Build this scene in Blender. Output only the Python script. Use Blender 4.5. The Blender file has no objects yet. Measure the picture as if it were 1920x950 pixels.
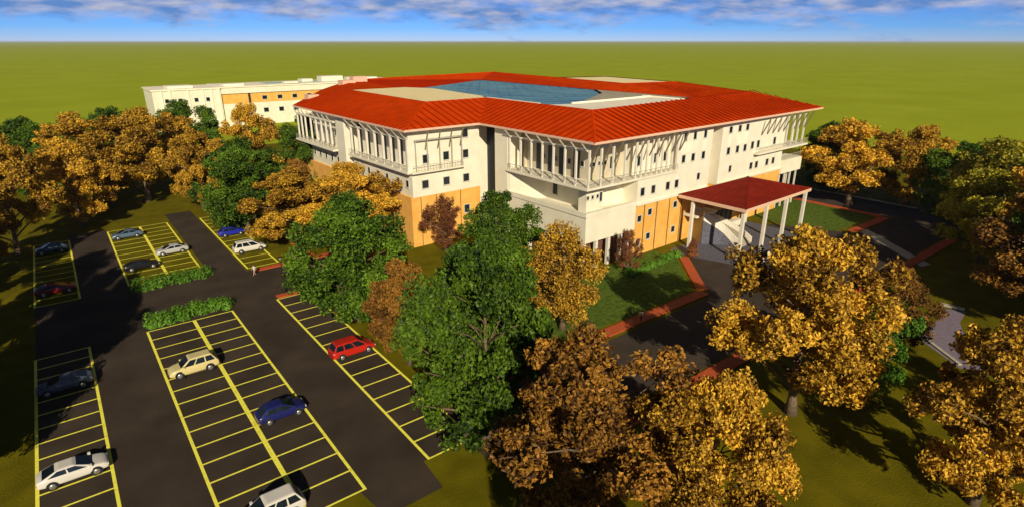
import bpy, bmesh, math, random
from mathutils import Vector, Matrix
R = math.radians
random.seed(7)
S = bpy.context.scene
COL = S.collection

# ------------------------------------------------------------------ camera, sky, sun
CAM_H = 33.0
HEAD = 37.854                      # heading of the camera, degrees clockwise from +Y
PITCH = 20.013
FPX = 1090.0
cam_d = bpy.data.cameras.new('camera'); cam = bpy.data.objects.new('camera', cam_d); COL.objects.link(cam)
cam.location = (0, 0, CAM_H); cam.rotation_euler = (R(90 - PITCH), 0, R(-HEAD))
cam_d.sensor_width = 36; cam_d.lens = 36 * FPX / 1920; cam_d.clip_start = 0.5; cam_d.clip_end = 80000
S.camera = cam

SUN_EL, SUN_CW = 26.5, 207.0       # elevation; compass bearing (clockwise from +Y) of the sun
w = bpy.data.worlds.new('World'); S.world = w; w.use_nodes = True
nt = w.node_tree; nt.nodes.clear()
def N(t, k, **kw):
    n = t.nodes.new(k)
    for a, b in kw.items(): setattr(n, a, b)
    return n
out = N(nt, 'ShaderNodeOutputWorld'); bg = N(nt, 'ShaderNodeBackground')
sky = N(nt, 'ShaderNodeTexSky'); sky.sky_type = 'NISHITA'; sky.sun_disc = False
sky.sun_elevation = R(SUN_EL); sky.sun_rotation = R(SUN_CW); sky.air_density = 1.0; sky.dust_density = 0.0; sky.ozone_density = 4.0
bg.inputs[1].default_value = 0.05
tc = N(nt, 'ShaderNodeTexCoord'); sx = N(nt, 'ShaderNodeSeparateXYZ'); nt.links.new(tc.outputs['Generated'], sx.inputs[0])
# clouds: noise over the sky sphere, banks low over the horizon
mp = N(nt, 'ShaderNodeMapping'); mp.inputs['Scale'].default_value = (9, 9, 34); nt.links.new(tc.outputs['Generated'], mp.inputs[0])
no = N(nt, 'ShaderNodeTexNoise'); no.inputs['Scale'].default_value = 1.0; no.inputs['Detail'].default_value = 9; no.inputs['Roughness'].default_value = 0.62; no.inputs['Distortion'].default_value = .3
nt.links.new(mp.outputs[0], no.inputs['Vector'])
hr = N(nt, 'ShaderNodeMapRange'); hr.inputs[1].default_value = 0.014; hr.inputs[2].default_value = 0.048; hr.inputs[3].default_value = -.14; hr.inputs[4].default_value = .20; nt.links.new(sx.outputs[2], hr.inputs[0])
ad = N(nt, 'ShaderNodeMath', operation='ADD'); nt.links.new(no.outputs[0], ad.inputs[0]); nt.links.new(hr.outputs[0], ad.inputs[1])
cr = N(nt, 'ShaderNodeValToRGB'); cr.color_ramp.elements[0].position = 0.46; cr.color_ramp.elements[1].position = 0.68
nt.links.new(ad.outputs[0], cr.inputs[0])
# less cloud light overhead, zenith tint darkened to deepen the shadows
hz_ = N(nt, 'ShaderNodeMapRange'); hz_.inputs[1].default_value = 0.10; hz_.inputs[2].default_value = 0.35; hz_.inputs[3].default_value = 1; hz_.inputs[4].default_value = 0.12; nt.links.new(sx.outputs[2], hz_.inputs[0])
ml = N(nt, 'ShaderNodeMath', operation='MULTIPLY'); nt.links.new(cr.outputs[0], ml.inputs[0]); nt.links.new(hz_.outputs[0], ml.inputs[1])
tr_ = N(nt, 'ShaderNodeValToRGB'); tr_.color_ramp.elements[0].color = (.90, 1.25, 2.5, 1); tr_.color_ramp.elements[1].position = .07; tr_.color_ramp.elements[1].color = (.34, .68, 2.0, 1)
e3 = tr_.color_ramp.elements.new(.22); e3.color = (.07, .08, .10, 1); e4 = tr_.color_ramp.elements.new(.02); e4.color = (.46, 1.02, 2.55, 1)  # overhead sky stop darkened to cut the fill light
nt.links.new(sx.outputs[2], tr_.inputs[0])
tint = N(nt, 'ShaderNodeMixRGB', blend_type='MULTIPLY'); tint.inputs[0].default_value = 1
nt.links.new(sky.outputs[0], tint.inputs[1]); nt.links.new(tr_.outputs[0], tint.inputs[2])
no2 = N(nt, 'ShaderNodeTexNoise'); no2.inputs['Scale'].default_value = 2.2; no2.inputs['Detail'].default_value = 7; nt.links.new(mp.outputs[0], no2.inputs['Vector'])
cr2 = N(nt, 'ShaderNodeValToRGB'); cr2.color_ramp.elements[0].position = 0.40; cr2.color_ramp.elements[1].position = 0.64
cr2.color_ramp.elements[0].color = (2.4, 5.2, 12.0, 1); cr2.color_ramp.elements[1].color = (9.2, 9.8, 13, 1)
nt.links.new(no2.outputs[0], cr2.inputs[0])
mx = N(nt, 'ShaderNodeMixRGB'); nt.links.new(ml.outputs[0], mx.inputs[0]); nt.links.new(tint.outputs[0], mx.inputs[1]); nt.links.new(cr2.outputs[0], mx.inputs[2])
nt.links.new(mx.outputs[0], bg.inputs[0]); nt.links.new(bg.outputs[0], out.inputs[0])

sd = bpy.data.lights.new('sun', 'SUN'); sd.energy = 5.0; sd.angle = R(0.5); sd.color = (1.0, 0.88, 0.66)
so = bpy.data.objects.new('sun', sd); COL.objects.link(so)
a = R(SUN_CW); sdir = Vector((math.sin(a) * math.cos(R(SUN_EL)), math.cos(a) * math.cos(R(SUN_EL)), math.sin(R(SUN_EL))))
so.rotation_euler = sdir.to_track_quat('Z', 'Y').to_euler()
S.view_settings.view_transform = 'Standard'; S.view_settings.look = 'None'; S.view_settings.exposure = 0.0; S.view_settings.gamma = 1
S.render.engine = 'CYCLES'
S.cycles.max_bounces = 6; S.cycles.transparent_max_bounces = 4

# ------------------------------------------------------------------ helpers
def G(px, py, z=0.0):
    """survey of the photograph: the point at height z seen at (px, py) of the 1920x950 picture"""
    p = R(PITCH); x = (px - 960) / FPX; y = -(py - 475) / FPX
    f = math.cos(p) + y * math.sin(p); u = -math.sin(p) + y * math.cos(p)
    t = (z - CAM_H) / u; h = R(HEAD)
    r, f = x * t, f * t
    return Vector((r * math.cos(h) + f * math.sin(h), -r * math.sin(h) + f * math.cos(h), z))

def mat(name, col, rough=0.8, var=0.15, scale=1.5, bump=0.0, bscale=20, metal=0, col2=None, detail=5, spec=0.3, lo=0.35, hi=0.65):
    if name not in ('yellow_paint', 'roof_deck', 'pale_deck'):
        col = tuple(x * .81 for x in col); col2 = tuple(x * .81 for x in col2) if col2 else None
    m = bpy.data.materials.new(name); m.use_nodes = True; t = m.node_tree; b = t.nodes['Principled BSDF']
    b.inputs['Roughness'].default_value = rough; b.inputs['Metallic'].default_value = metal
    b.inputs['Specular IOR Level'].default_value = spec
    c = N(t, 'ShaderNodeTexCoord'); n = N(t, 'ShaderNodeTexNoise'); n.inputs['Scale'].default_value = scale; n.inputs['Detail'].default_value = detail
    t.links.new(c.outputs['Object'], n.inputs['Vector'])
    r = N(t, 'ShaderNodeValToRGB'); r.color_ramp.elements[0].position = lo; r.color_ramp.elements[1].position = hi
    c2 = col2 or tuple(min(1, x * (1 + var)) for x in col)
    c1 = col if col2 else tuple(x * (1 - var) for x in col)
    r.color_ramp.elements[0].color = (*c1, 1); r.color_ramp.elements[1].color = (*c2, 1)
    t.links.new(n.outputs[0], r.inputs[0]); t.links.new(r.outputs[0], b.inputs['Base Color'])
    if bump:
        n2 = N(t, 'ShaderNodeTexNoise'); n2.inputs['Scale'].default_value = bscale; n2.inputs['Detail'].default_value = 4
        t.links.new(c.outputs['Object'], n2.inputs['Vector'])
        bp = N(t, 'ShaderNodeBump'); bp.inputs['Strength'].default_value = bump; bp.inputs['Distance'].default_value = 0.1
        t.links.new(n2.outputs[0], bp.inputs['Height']); t.links.new(bp.outputs[0], b.inputs['Normal'])
    m['x'] = 0
    return m

def leafmat(name, dark, light, trans=0.35):
    dark = tuple(x * .85 for x in dark); light = tuple(min(.95, x * 1.0) for x in light)
    m = bpy.data.materials.new(name); m.use_nodes = True; t = m.node_tree; b = t.nodes['Principled BSDF']
    at = N(t, 'ShaderNodeAttribute'); at.attribute_name = 'tint'
    r = N(t, 'ShaderNodeValToRGB'); r.color_ramp.elements[0].color = (*dark, 1); r.color_ramp.elements[1].color = (*light, 1)
    oi = N(t, 'ShaderNodeObjectInfo'); h = N(t, 'ShaderNodeHueSaturation')
    mr = N(t, 'ShaderNodeMapRange'); mr.inputs[3].default_value = 0.82; mr.inputs[4].default_value = 1.18
    t.links.new(oi.outputs['Random'], mr.inputs[0]); t.links.new(mr.outputs[0], h.inputs['Value'])
    t.links.new(at.outputs['Fac'], r.inputs[0]); t.links.new(r.outputs[0], h.inputs['Color'])
    t.links.new(h.outputs[0], b.inputs['Base Color']); b.inputs['Roughness'].default_value = 0.55; b.inputs['Specular IOR Level'].default_value = 0.25
    tr = N(t, 'ShaderNodeBsdfTranslucent'); t.links.new(h.outputs[0], tr.inputs[0])
    ms = N(t, 'ShaderNodeMixShader'); ms.inputs[0].default_value = trans
    t.links.new(b.outputs[0], ms.inputs[1]); t.links.new(tr.outputs[0], ms.inputs[2]); t.links.new(ms.outputs[0], t.nodes['Material Output'].inputs[0])
    return m

M = {}
M['field'] = None
M['lawn'] = mat('lawn', (.125, .108, .003), 0.95, scale=.35, col2=(.185, .155, .005), bump=.6, bscale=6, detail=12, spec=.05)
M['green_lawn'] = mat('green_lawn', (.060, .110, .012), 0.95, scale=1.6, col2=(.14, .20, .03), bump=.9, bscale=5, detail=12, spec=.05)
M['asphalt'] = mat('asphalt', (.050, .036, .026), 0.9, scale=.22, col2=(.080, .058, .041), bump=.3, bscale=40, detail=10, spec=.15)
M['road'] = mat('road', (.060, .044, .034), 0.9, scale=.3, col2=(.085, .062, .048), bump=.3, bscale=30, detail=10, spec=.15)
M['yellow'] = mat('yellow_paint', (.72, .62, .06), 0.8, scale=2.2, col2=(.97, .90, .10), detail=12, lo=.28, hi=.48)
M['kerb'] = mat('red_kerb', (.50, .085, .02), 0.85, scale=2.5, col2=(.62, .12, .035), bump=.3)
M['slate'] = mat('slate', (.13, .13, .17), 0.7, scale=3, var=.25)
M['path'] = mat('path', (.26, .21, .26), 0.8, scale=2, var=.12)
M['pale'] = mat('pale_stone', (.55, .50, .38), 0.8, scale=2, var=.12)
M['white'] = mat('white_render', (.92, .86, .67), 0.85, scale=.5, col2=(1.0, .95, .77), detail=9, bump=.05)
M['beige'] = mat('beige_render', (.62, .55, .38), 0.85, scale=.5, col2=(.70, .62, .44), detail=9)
M['column'] = mat('column_white', (.90, .84, .72), 0.6, scale=1, var=.05)
M['orange'] = mat('orange_render', (.92, .46, .09), 0.85, scale=.6, col2=(1.0, .56, .14), detail=9, bump=.05)
M['joint'] = mat('joint_brown', (.16, .08, .03), 0.8)
M['brownstone'] = mat('brown_stone', (.17, .075, .055), 0.85, scale=2.5, var=.35)
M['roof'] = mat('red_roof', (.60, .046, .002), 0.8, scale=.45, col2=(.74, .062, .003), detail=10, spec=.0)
M['seam'] = mat('roof_seam', (.30, .018, .002), 0.8, spec=.0)
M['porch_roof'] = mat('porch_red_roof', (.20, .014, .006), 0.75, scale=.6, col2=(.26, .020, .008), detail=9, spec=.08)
M['fascia'] = mat('fascia', (.92, .60, .42), 0.7, var=.05)
M['deck'] = mat('roof_deck', (.92, .74, .36), 0.9, scale=.4, col2=(.97, .82, .45), detail=10)
M['deck_pale'] = mat('pale_deck', (.88, .78, .60), 0.9, scale=.4, col2=(.95, .87, .70), detail=10)
M['gravel'] = mat('gravel', (.42, .37, .24), 0.95, scale=.8, col2=(.60, .53, .38), detail=12)
M['blue'] = mat('blue_glass_roof', (.03, .20, .40), 0.5, scale=.10, col2=(.16, .44, .58), detail=13, spec=.15)
M['glazing'] = mat('glazing_bar', (.16, .26, .34), 0.6)
M['glass'] = mat('dark_glass', (.010, .018, .026), 0.12, var=.3, spec=.6)
M['frame'] = mat('window_frame', (.70, .68, .60), 0.6, var=.05)
M['strut_shade'] = mat('shaded_strut', (.26, .21, .13), 0.6, var=.1)  # front struts darkened: their shaded sides and shadow lines put into the colour
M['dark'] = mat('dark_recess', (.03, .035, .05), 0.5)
M['metal'] = mat('dark_metal', (.03, .03, .032), 0.45, metal=.6, var=.1)
M['rail'] = mat('railing', (.50, .47, .40), 0.5, var=.05)
M['bark'] = mat('bark', (.20, .14, .085), 0.9, scale=6, var=.35, bump=.8, bscale=14)
M['tyre'] = mat('tyre', (.015, .015, .015), 0.85)
M['rim'] = mat('wheel_rim', (.55, .53, .50), 0.35, metal=.7, var=.05)
M['lampglass'] = mat('lamp_glass', (.8, .8, .78), 0.15, var=.02, spec=.6)
M['tail'] = mat('tail_light', (.45, .02, .015), 0.25, var=.05)
M['skin'] = mat('skin', (.45, .26, .17), 0.6, var=.05)
M['hair'] = mat('hair', (.03, .02, .015), 0.7)
M['gold'] = leafmat('gold_leaves', (.11, .042, .003), (.88, .52, .042), .12)
M['greenleaf'] = leafmat('green_leaves', (.012, .040, .003), (.145, .255, .014), .12)
M['umber'] = leafmat('shaded_brown_leaves', (.05, .020, .004), (.44, .21, .026), .1)  # brown leaves darker than gold, with the trees' shade put into the colour
M['mixleaf'] = leafmat('yellow_green_leaves', (.11, .12, .006), (.66, .55, .04), .15)
M['brownleaf'] = leafmat('red_brown_leaves', (.14, .045, .02), (.30, .11, .04), .2)
M['hedge'] = leafmat('hedge_leaves', (.04, .13, .008), (.19, .38, .03), .2)

def link(o, parent=None):
    COL.objects.link(o)
    if parent: o.parent = parent
    return o
def mk(name, bm, m, parent=None, smooth=False, loc=None):
    me = bpy.data.meshes.new(name); bm.normal_update(); bm.to_mesh(me); bm.free()
    for x in (m if isinstance(m, (list, tuple)) else [m]): me.materials.append(M[x] if isinstance(x, str) else x)
    if smooth:
        for p in me.polygons: p.use_smooth = True
    o = bpy.data.objects.new(name, me); link(o, parent)
    if loc is not None: o.location = loc
    return o
def tag(o, label, cat, group=None, kind=None):
    if label: o['label'] = label
    if cat: o['category'] = cat
    if group: o['group'] = group
    if kind: o['kind'] = kind
    return o
def empty(name, loc=(0, 0, 0), rz=0):
    o = bpy.data.objects.new(name, None); link(o); o.location = loc; o.rotation_euler = (0, 0, rz); o.empty_display_size = .5
    return o
def struct(name, bm, m):
    o = mk(name, bm, m); o['kind'] = 'structure'; return o
def copy_tree(o, parent=None):
    c = o.copy(); COL.objects.link(c)
    if parent: c.parent = parent
    for ch in list(o.children): copy_tree(ch, c)
    return c
def bx(bm, x0, x1, y0, y1, z0, z1, mi=0):
    vs = [bm.verts.new(p) for p in ((x0,y0,z0),(x1,y0,z0),(x1,y1,z0),(x0,y1,z0),(x0,y0,z1),(x1,y0,z1),(x1,y1,z1),(x0,y1,z1))]
    for f in ((0,3,2,1),(4,5,6,7),(0,1,5,4),(1,2,6,5),(2,3,7,6),(3,0,4,7)):
        q = bm.faces.new([vs[i] for i in f]); q.material_index = mi
def box(name, d, m, parent):
    bm = bmesh.new(); bx(bm, *d); return mk(name, bm, m, parent)
def bar(bm, p, q, wd=.1, ht=None):
    """square bar from p to q"""
    ht = ht or wd; p, q = Vector(p), Vector(q); d = (q - p).normalized()
    up = Vector((0, 0, 1)) if abs(d.z) < .95 else Vector((0, 1, 0))
    s = d.cross(up).normalized() * wd / 2; t = s.cross(d).normalized() * ht / 2
    vs = [bm.verts.new(c + a_ * s + b_ * t) for c in (p, q) for a_, b_ in ((-1,-1),(1,-1),(1,1),(-1,1))]
    for f in ((0,1,2,3),(7,6,5,4),(0,4,5,1),(1,5,6,2),(2,6,7,3),(3,7,4,0)): bm.faces.new([vs[i] for i in f])
def tube(bm, pts, rad, n=8, mi=0):
    rings = []
    for i, p in enumerate(pts):
        p = Vector(p); d = (Vector(pts[min(i + 1, len(pts) - 1)]) - Vector(pts[max(i - 1, 0)])).normalized()
        up = Vector((0, 0, 1)) if abs(d.z) < .9 else Vector((1, 0, 0))
        s = d.cross(up).normalized(); t = d.cross(s)
        r = rad[i] if isinstance(rad, (list, tuple)) else rad
        rings.append([bm.verts.new(p + r * (math.cos(2*math.pi*k/n) * s + math.sin(2*math.pi*k/n) * t)) for k in range(n)])
    for i in range(len(rings) - 1):
        for k in range(n):
            f = bm.faces.new((rings[i][k], rings[i][(k+1) % n], rings[i+1][(k+1) % n], rings[i+1][k])); f.material_index = mi; f.smooth = True
    bm.faces.new(rings[0][::-1]).material_index = mi; bm.faces.new(rings[-1]).material_index = mi
def prism(bm, poly, z0, z1):
    b = [bm.verts.new((x, y, z0)) for x, y in poly]; t = [bm.verts.new((x, y, z1)) for x, y in poly]
    bm.faces.new(b[::-1]); bm.faces.new(t)
    n = len(poly)
    for i in range(n): bm.faces.new((b[i], b[(i+1) % n], t[(i+1) % n], t[i]))
    bmesh.ops.recalc_face_normals(bm, faces=bm.faces)
def sheet(name, polys, z, m):
    bm = bmesh.new()
    for poly in polys:
        vs = [bm.verts.new((p[0], p[1], z)) for p in poly]; f = bm.faces.new(vs)
        f.normal_update()
        if f.normal.z < 0: f.normal_flip()
    return struct(name, bm, m)
def rect(x0, x1, y0, y1): return [(x0, y0), (x1, y0), (x1, y1), (x0, y1)]

# ------------------------------------------------------------------ ground
def field_mat():
    m = bpy.data.materials.new('pasture'); m.use_nodes = True; t = m.node_tree; b = t.nodes['Principled BSDF']
    b.inputs['Roughness'].default_value = .97; b.inputs['Specular IOR Level'].default_value = 0.0
    c = N(t, 'ShaderNodeTexCoord'); n = N(t, 'ShaderNodeTexNoise'); n.inputs['Scale'].default_value = .02; n.inputs['Detail'].default_value = 13
    n.inputs['Roughness'].default_value = .6
    t.links.new(c.outputs['Object'], n.inputs['Vector'])
    r = N(t, 'ShaderNodeValToRGB'); r.color_ramp.elements[0].position = .36; r.color_ramp.elements[1].position = .66
    r.color_ramp.elements[0].color = (.30, .35, .018, 1); r.color_ramp.elements[1].color = (.345, .40, .026, 1)
    t.links.new(n.outputs[0], r.inputs[0]); t.links.new(r.outputs[0], b.inputs['Base Color'])
    return m
M['field'] = field_mat()
bm = bmesh.new()
rings = [0, 600, 2500, 10000, 40000]
def ringv(r): return [bm.verts.new((r * math.cos(2*math.pi*k/48), r * math.sin(2*math.pi*k/48), -0.004)) for k in range(48)]
prev = None
for r_ in rings[1:]:
    cur = ringv(r_)
    if prev is None: bm.faces.new(cur)
    else:
        for k in range(48): bm.faces.new((prev[k], cur[k], cur[(k+1) % 48], prev[(k+1) % 48]))
    prev = cur
bmesh.ops.recalc_face_normals(bm, faces=bm.faces)
o = struct('ground', bm, 'field')
# mown lawn of the campus, ragged outline
pts = []
for k in range(90):
    t = 2 * math.pi * k / 90
    rx, ry = 150, 150
    pts.append((50 + (rx + random.uniform(-6, 6)) * math.cos(t), 58 + (ry + random.uniform(-6, 6)) * math.sin(t)))
sheet('lawn', [pts], 0.0, 'lawn')
Z1, Z2, Z3 = .004, .008, .012
# parking: world axes run along the stalls (X) and along the rows (Y)
LX0, LX1, MX0, MXC, MX1, RX0, RX1 = -7.0, -2.1, 3.75, 8.85, 13.35, 19.1, 23.6
Y0, YT, YU = 36.0, 76.8, 93.6
asph = [[(LX0, 30), (LX0, 78), (LX0, 92.4), (LX0, 93.8), (-2.0, 93.8), (-2.0, 128), (3.6, 128), (3.6, 94), (14, 94), (14, 133), (18.7, 133), (18.7, 90.4), (34, 90.4), (34, 77.6), (23.7, 77.6), (23.7, 36), (18.6, 36), (18.3, 32.4), (13.4, 32.4), (12.9, 36), (3.7, 36), (3.7, 30)]]
sheet('car_park', asph, Z1, 'asphalt')
# through road at the front
sheet('road', [rect(23, 147, 30.4, 41.0), [(66.5, 41.0), (76.9, 52.0), (79, 53.2), (105, 54.0), (112, 41.0)], rect(128, 139, 41.0, 160)], Z1 + .001, 'road')
sheet('forecourt', [[(77.5, 53.0), (79.9, 46.2), (103.5, 46.6), (103.3, 57.4), (78, 56.8)]], Z2 + .001, 'slate')
sheet('green_lawn', [[(40, 43.9), (66.2, 43.9), (75.2, 53.2), (75.2, 58), (40, 58)]], Z1, 'green_lawn')
sheet('side_lawn', [[(106, 44.1), (126.6, 44.1), (126.6, 76), (108, 76)]], Z1, 'green_lawn')
# red kerbs / brick footways
def strip(name, pts, wd, z0, z1, m, kind='structure'):
    bm = bmesh.new()
    for a_, b_ in zip(pts[:-1], pts[1:]):
        a_, b_ = Vector((*a_, 0)), Vector((*b_, 0)); d = (b_ - a_).normalized(); s = Vector((-d.y, d.x, 0)) * wd / 2
        q = [a_ - s, b_ - s, b_ + s, a_ + s]
        lo = [bm.verts.new((p.x, p.y, z0)) for p in q]; hi = [bm.verts.new((p.x, p.y, z1)) for p in q]
        bm.faces.new(hi)
        for i in range(4): bm.faces.new((lo[i], lo[(i+1) % 4], hi[(i+1) % 4], hi[i]))
    bmesh.ops.recalc_face_normals(bm, faces=bm.faces)
    return struct(name, bm, m)
strip('footway', [(28, 42.4), (66.9, 42.4)], 1.7, 0, .14, 'kerb')
strip('footway', [(67.6, 43.2), (76.6, 53.0)], 1.5, 0, .137, 'kerb')
strip('footway', [(24, 29.2), (64, 29.2)], 1.7, 0, .14, 'kerb')
strip('footway', [(64.1, 29.2), (122, 29.2)], 1.5, 0, .137, 'kerb')
strip('footway', [(112.5, 42.2), (126.9, 42.2)], 1.6, 0, .14, 'kerb')
strip('footway', [(127.3, 43.1), (127.3, 90)], 1.4, 0, .137, 'kerb')
strip('kerb', [(139.5, 41), (139.5, 150)], .8, 0, .14, 'pale')
strip('footway', [(19.3, 77.55), (31, 77.55)], 1.1, 0, .14, 'kerb')
strip('footway', [(27.2, 45), (27.2, 77.0)], 1.2, 0, .136, 'kerb')
strip('footway', [(28.8, 90.4), (28.8, 128)], 1.2, 0, .136, 'kerb')
strip('footway', [(19.9, 89.75), (33, 89.75)], 1.1, 0, .14, 'kerb')
# sunlit streak across the road at the right, put in as a pale sheet
sheet('sunlit_streak', [[(113.4, 41.2), (116.2, 41.2), (104.6, 27.0), (102.4, 27.6)]], Z2 + .002, 'pale')
# painted lines
def lines(name, x0, x1, ys, xc=None, wd=.18, yend=None):
    bm = bmesh.new()
    def q(xa, xb, ya, yb):
        vs = [bm.verts.new((x, y, Z2)) for x, y in ((xa, ya), (xb, ya), (xb, yb), (xa, yb))]; bm.faces.new(vs)
    lo, hi = min(ys), max(ys)
    for x in (x0, x1): q(x - wd * .7, x + wd * .7, lo - wd/2, hi + wd/2)
    seg = [(x0 + wd * .7, x1 - wd * .7)]
    if xc:
        q(xc - .2, xc + .2, lo - wd/2, hi + wd/2); seg = [(x0 + wd*.7, xc - .2), (xc + .2, x1 - wd*.7)]
    for y in ys:
        for s in seg: q(s[0], s[1], y - wd/2, y + wd/2)
    return struct(name, bm, 'yellow')
lines('parking_markings', LX0, LX1, [76.6 - 2.58 * k for k in range(18)])
lines('parking_markings', MX0, MX1, [Y0 + 2.715 * k for k in range(16)], MXC)
lines('parking_markings', RX0, RX1, [Y0 + 2.715 * k for k in range(16)])
lines('parking_markings', LX0, LX1, [YU + .1 + 2.6 * k for k in range(13)])
lines('parking_markings', MX0, MX1, [YU + 1 + 2.65 * k for k in range(13)], MXC)
lines('parking_markings', 19.1, 23.7, [91.3 + 2.65 * k for k in range(14)])
# purple path at the right
pp = [G(*p) for p in ((1772, 578), (1812, 584), (1800, 604), (1806, 622), (1834, 652), (1900, 700), (1800, 690), (1716, 630), (1752, 606))]
sheet('path', [[(p.x, p.y) for p in pp]], Z2, 'path')
e = [G(*p) for p in ((1764, 570), (1808, 581))]; strip('path_edge', [(e[0].x, e[0].y), (e[1].x, e[1].y)], .8, 0, .16, 'pale')
e = [G(*p) for p in ((1726, 628), (1800, 684))]; strip('path_edge', [(e[0].x, e[0].y), (e[1].x, e[1].y)], .4, 0, .15, 'pale')

# ------------------------------------------------------------------ main building (local u along the front, v along the side)
B = empty('office_building', (57.9, 56.0, 0), R(1.5))
tag(B, 'large white and orange building with wide red hipped roof and columned balconies', 'building')
def W(d, m='white'): return box('wall', d, m, B)
ZA, ZB, ZC = 8.6, 12.7, 19.62
# --- front, corner loggia u 1..13
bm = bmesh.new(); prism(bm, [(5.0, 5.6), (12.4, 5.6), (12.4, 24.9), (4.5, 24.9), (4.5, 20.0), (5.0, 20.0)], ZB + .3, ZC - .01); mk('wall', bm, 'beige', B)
bm = bmesh.new(); prism(bm, [(2.6, 3.6), (6.2, 3.6), (6.2, 5.0), (12.4, 5.0), (12.4, 24.8), (4.0, 24.8), (4.0, 20.0), (1.1, 20.0), (4.4, 14.5), (4.4, 7), (2.6, 5.2)], ZA, ZB - .02); mk('wall', bm, 'white', B)
bm = bmesh.new(); prism(bm, [(1.0, 2.0), (12.4, 2.0), (12.4, 24.7), (4.1, 24.7), (4.1, 19.9), (1.0, 19.9)], 4.6, ZA - .0); mk('wall', bm, 'white', B)
W((3.0, 12.4, 4.0, 24.6, 0, 4.6), 'brownstone')
box('ledge', (.85, 12.4, 1.85, 2.35, ZA, ZA + .7), 'white', B); box('ledge', (.85, 1.2, 2.35, 20.0, ZA + .002, ZA + .7), 'white', B)
box('balcony_slab', (.7, 12.4, 1.7, 20.3, ZB, ZB + .32), 'white', B)
for u in (1.3, 4.0, 6.8, 9.6, 11.6): box('column', (u - .25, u + .25, 2.3, 2.8, 0, 4.58), 'column', B)
for v in (7, 11, 15, 19): box('column', (1.2, 1.7, v - .25, v + .25, 0, 4.58), 'column', B)
# solid wall pieces
W((1.0, 4.08, 20.32, 23.7, 0, ZC)); W((4.5, 12.4, 24.92, 30, 0, ZC), 'dark'); W((4.1, 4.48, 23.72, 30, 0, ZC), 'dark')  # alcove walls coloured dark, the shade in there painted in
# --- orange + balcony section u 12.4..25
W((12.42, 25.6, 2.0, 14, 0, ZA), 'orange')
W((12.42, 25.6, 2.0, 14, ZA + .002, ZB))
W((12.42, 22.3, 3.6, 14, ZB + .002, ZC), 'white'); W((22.32, 32.0, 2.0, 14, ZB + .002, ZC))
W((25.62, 32.0, 2.0, 14, 0, ZA - .1), 'orange'); W((25.62, 32.0, 2.0, 14, ZA - .09, ZB))
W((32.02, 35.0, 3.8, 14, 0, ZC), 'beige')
W((35.02, 58.0, 2.0, 14, 0, ZA - .1), 'orange'); W((35.02, 58.0, 2.0, 14, ZA - .09, ZC))
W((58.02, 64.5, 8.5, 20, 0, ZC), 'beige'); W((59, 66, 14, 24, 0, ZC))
W((12.5, 57.9, 14.02, 26, 0, ZC)); W((58, 76, 24.02, 100, 0, ZC))
box('balcony_slab', (12.42, 22.3, 1.7, 3.6, ZB + .01, ZB + .3), 'white', B)
box('balcony_slab', (46.5, 66.3, .9, 8.4, ZB + .01, ZB + .35), 'white', B)
box('balcony_slab', (58.02, 66.3, 1.6, 8.4, 7.4, 10.2), 'white', B)
box('ledge', (12.42, 25.6, 1.7, 2.0, ZA - .15, ZA + .15), 'white', B)
box('ledge', (25.62, 32.0, 1.72, 2.0, ZA - .15, ZA + .15), 'white', B); box('ledge', (35.02, 58.0, 1.72, 2.0, ZA - .15, ZA + .15), 'white', B)
# vertical joints on the orange wall
for u in (14.6, 17.8, 21.2, 24.6): box('wall_joint', (u - .09, u + .09, 1.96, 2.0, 0, ZA - .16), 'joint', B)
# windows: front
def window(parent, c, wd, ht, axis, m='glass', fr=True):
    """axis 'f': wall facing -v at v=c[1]; 'l': wall facing -u at u=c[0]; c = (u, v, z centre)"""
    u, v, z = c; t = .12
    bm = bmesh.new(); h, k = wd / 2, ht / 2
    def b2(a0, a1, z0, z1, d0, d1):
        if axis == 'f': bx(bm, u + a0, u + a1, v - d1, v - d0, z + z0, z + z1)
        else: bx(bm, u - d1, u - d0, v + a0, v + a1, z + z0, z + z1)
    b2(-h - t, -h, -k - t, k + t, -.02, .07); b2(h, h + t, -k - t, k + t, -.02, .07)
    b2(-h, h, k, k + t, -.02, .068); b2(-h - .08, h + .08, -k - t - .05, -k, -.022, .13)
    f = mk('window', bm, 'frame', parent)
    bm = bmesh.new(); b2(-h, h, -k, k, -.02, .012)
    mk('pane', bm, m, f)
FW = []
for u, z in ((13.4, 6.2), (16.0, 6.9), (22.8, 7.0), (13.4, 2.1), (16.0, 2.8), (22.8, 2.6)): FW.append((u, 2.0, z, .95, 1.0))
for u in (13.7, 16.4, 20.2, 22.6): FW.append((u, 2.0, 10.6, .95, 1.25))
for u in (28.8, 38.8): FW.append((u, 2.0, 11.0, .8, 1.1))
for u in (46.2, 48.2, 52.2, 54.6): FW.append((u, 2.0, 10.6, 1.0, 1.2))
for u in (23.9, 26.6, 29.6): FW += [(u, 2.0, 14.6, .9, 1.2), (u, 2.0, 18.2, .8, 1.2)]
for u in (37.5, 40.5, 43.1): FW += [(u, 2.0, 14.4, .95, 1.2), (u, 2.0, 18.2, .95, 1.1)]
for u in (45.7, 47.8, 54.0): FW.append((u, 2.0, 14.6, .95, 1.3))
for u in (14.0, 18.6, 21.0): FW.append((u, 3.6, 15.2, 1.1, 1.5))
for u, v, z, a_, b_ in FW: window(B, (u, v, z), a_, b_, 'f')
for u in (2.9, 3.9, 5.0): window(B, (u, 3.6, 11.0), .45, .5, 'f')
window(B, (5.75, 3.6, 10.8), .5, 1.4, 'f')
for u in (6.0, 7.2, 8.5): window(B, (u, 5.6, 15.4), .5, .6, 'f')
window(B, (10.0, 5.6, 15.2), .7, 1.9, 'f')
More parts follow.
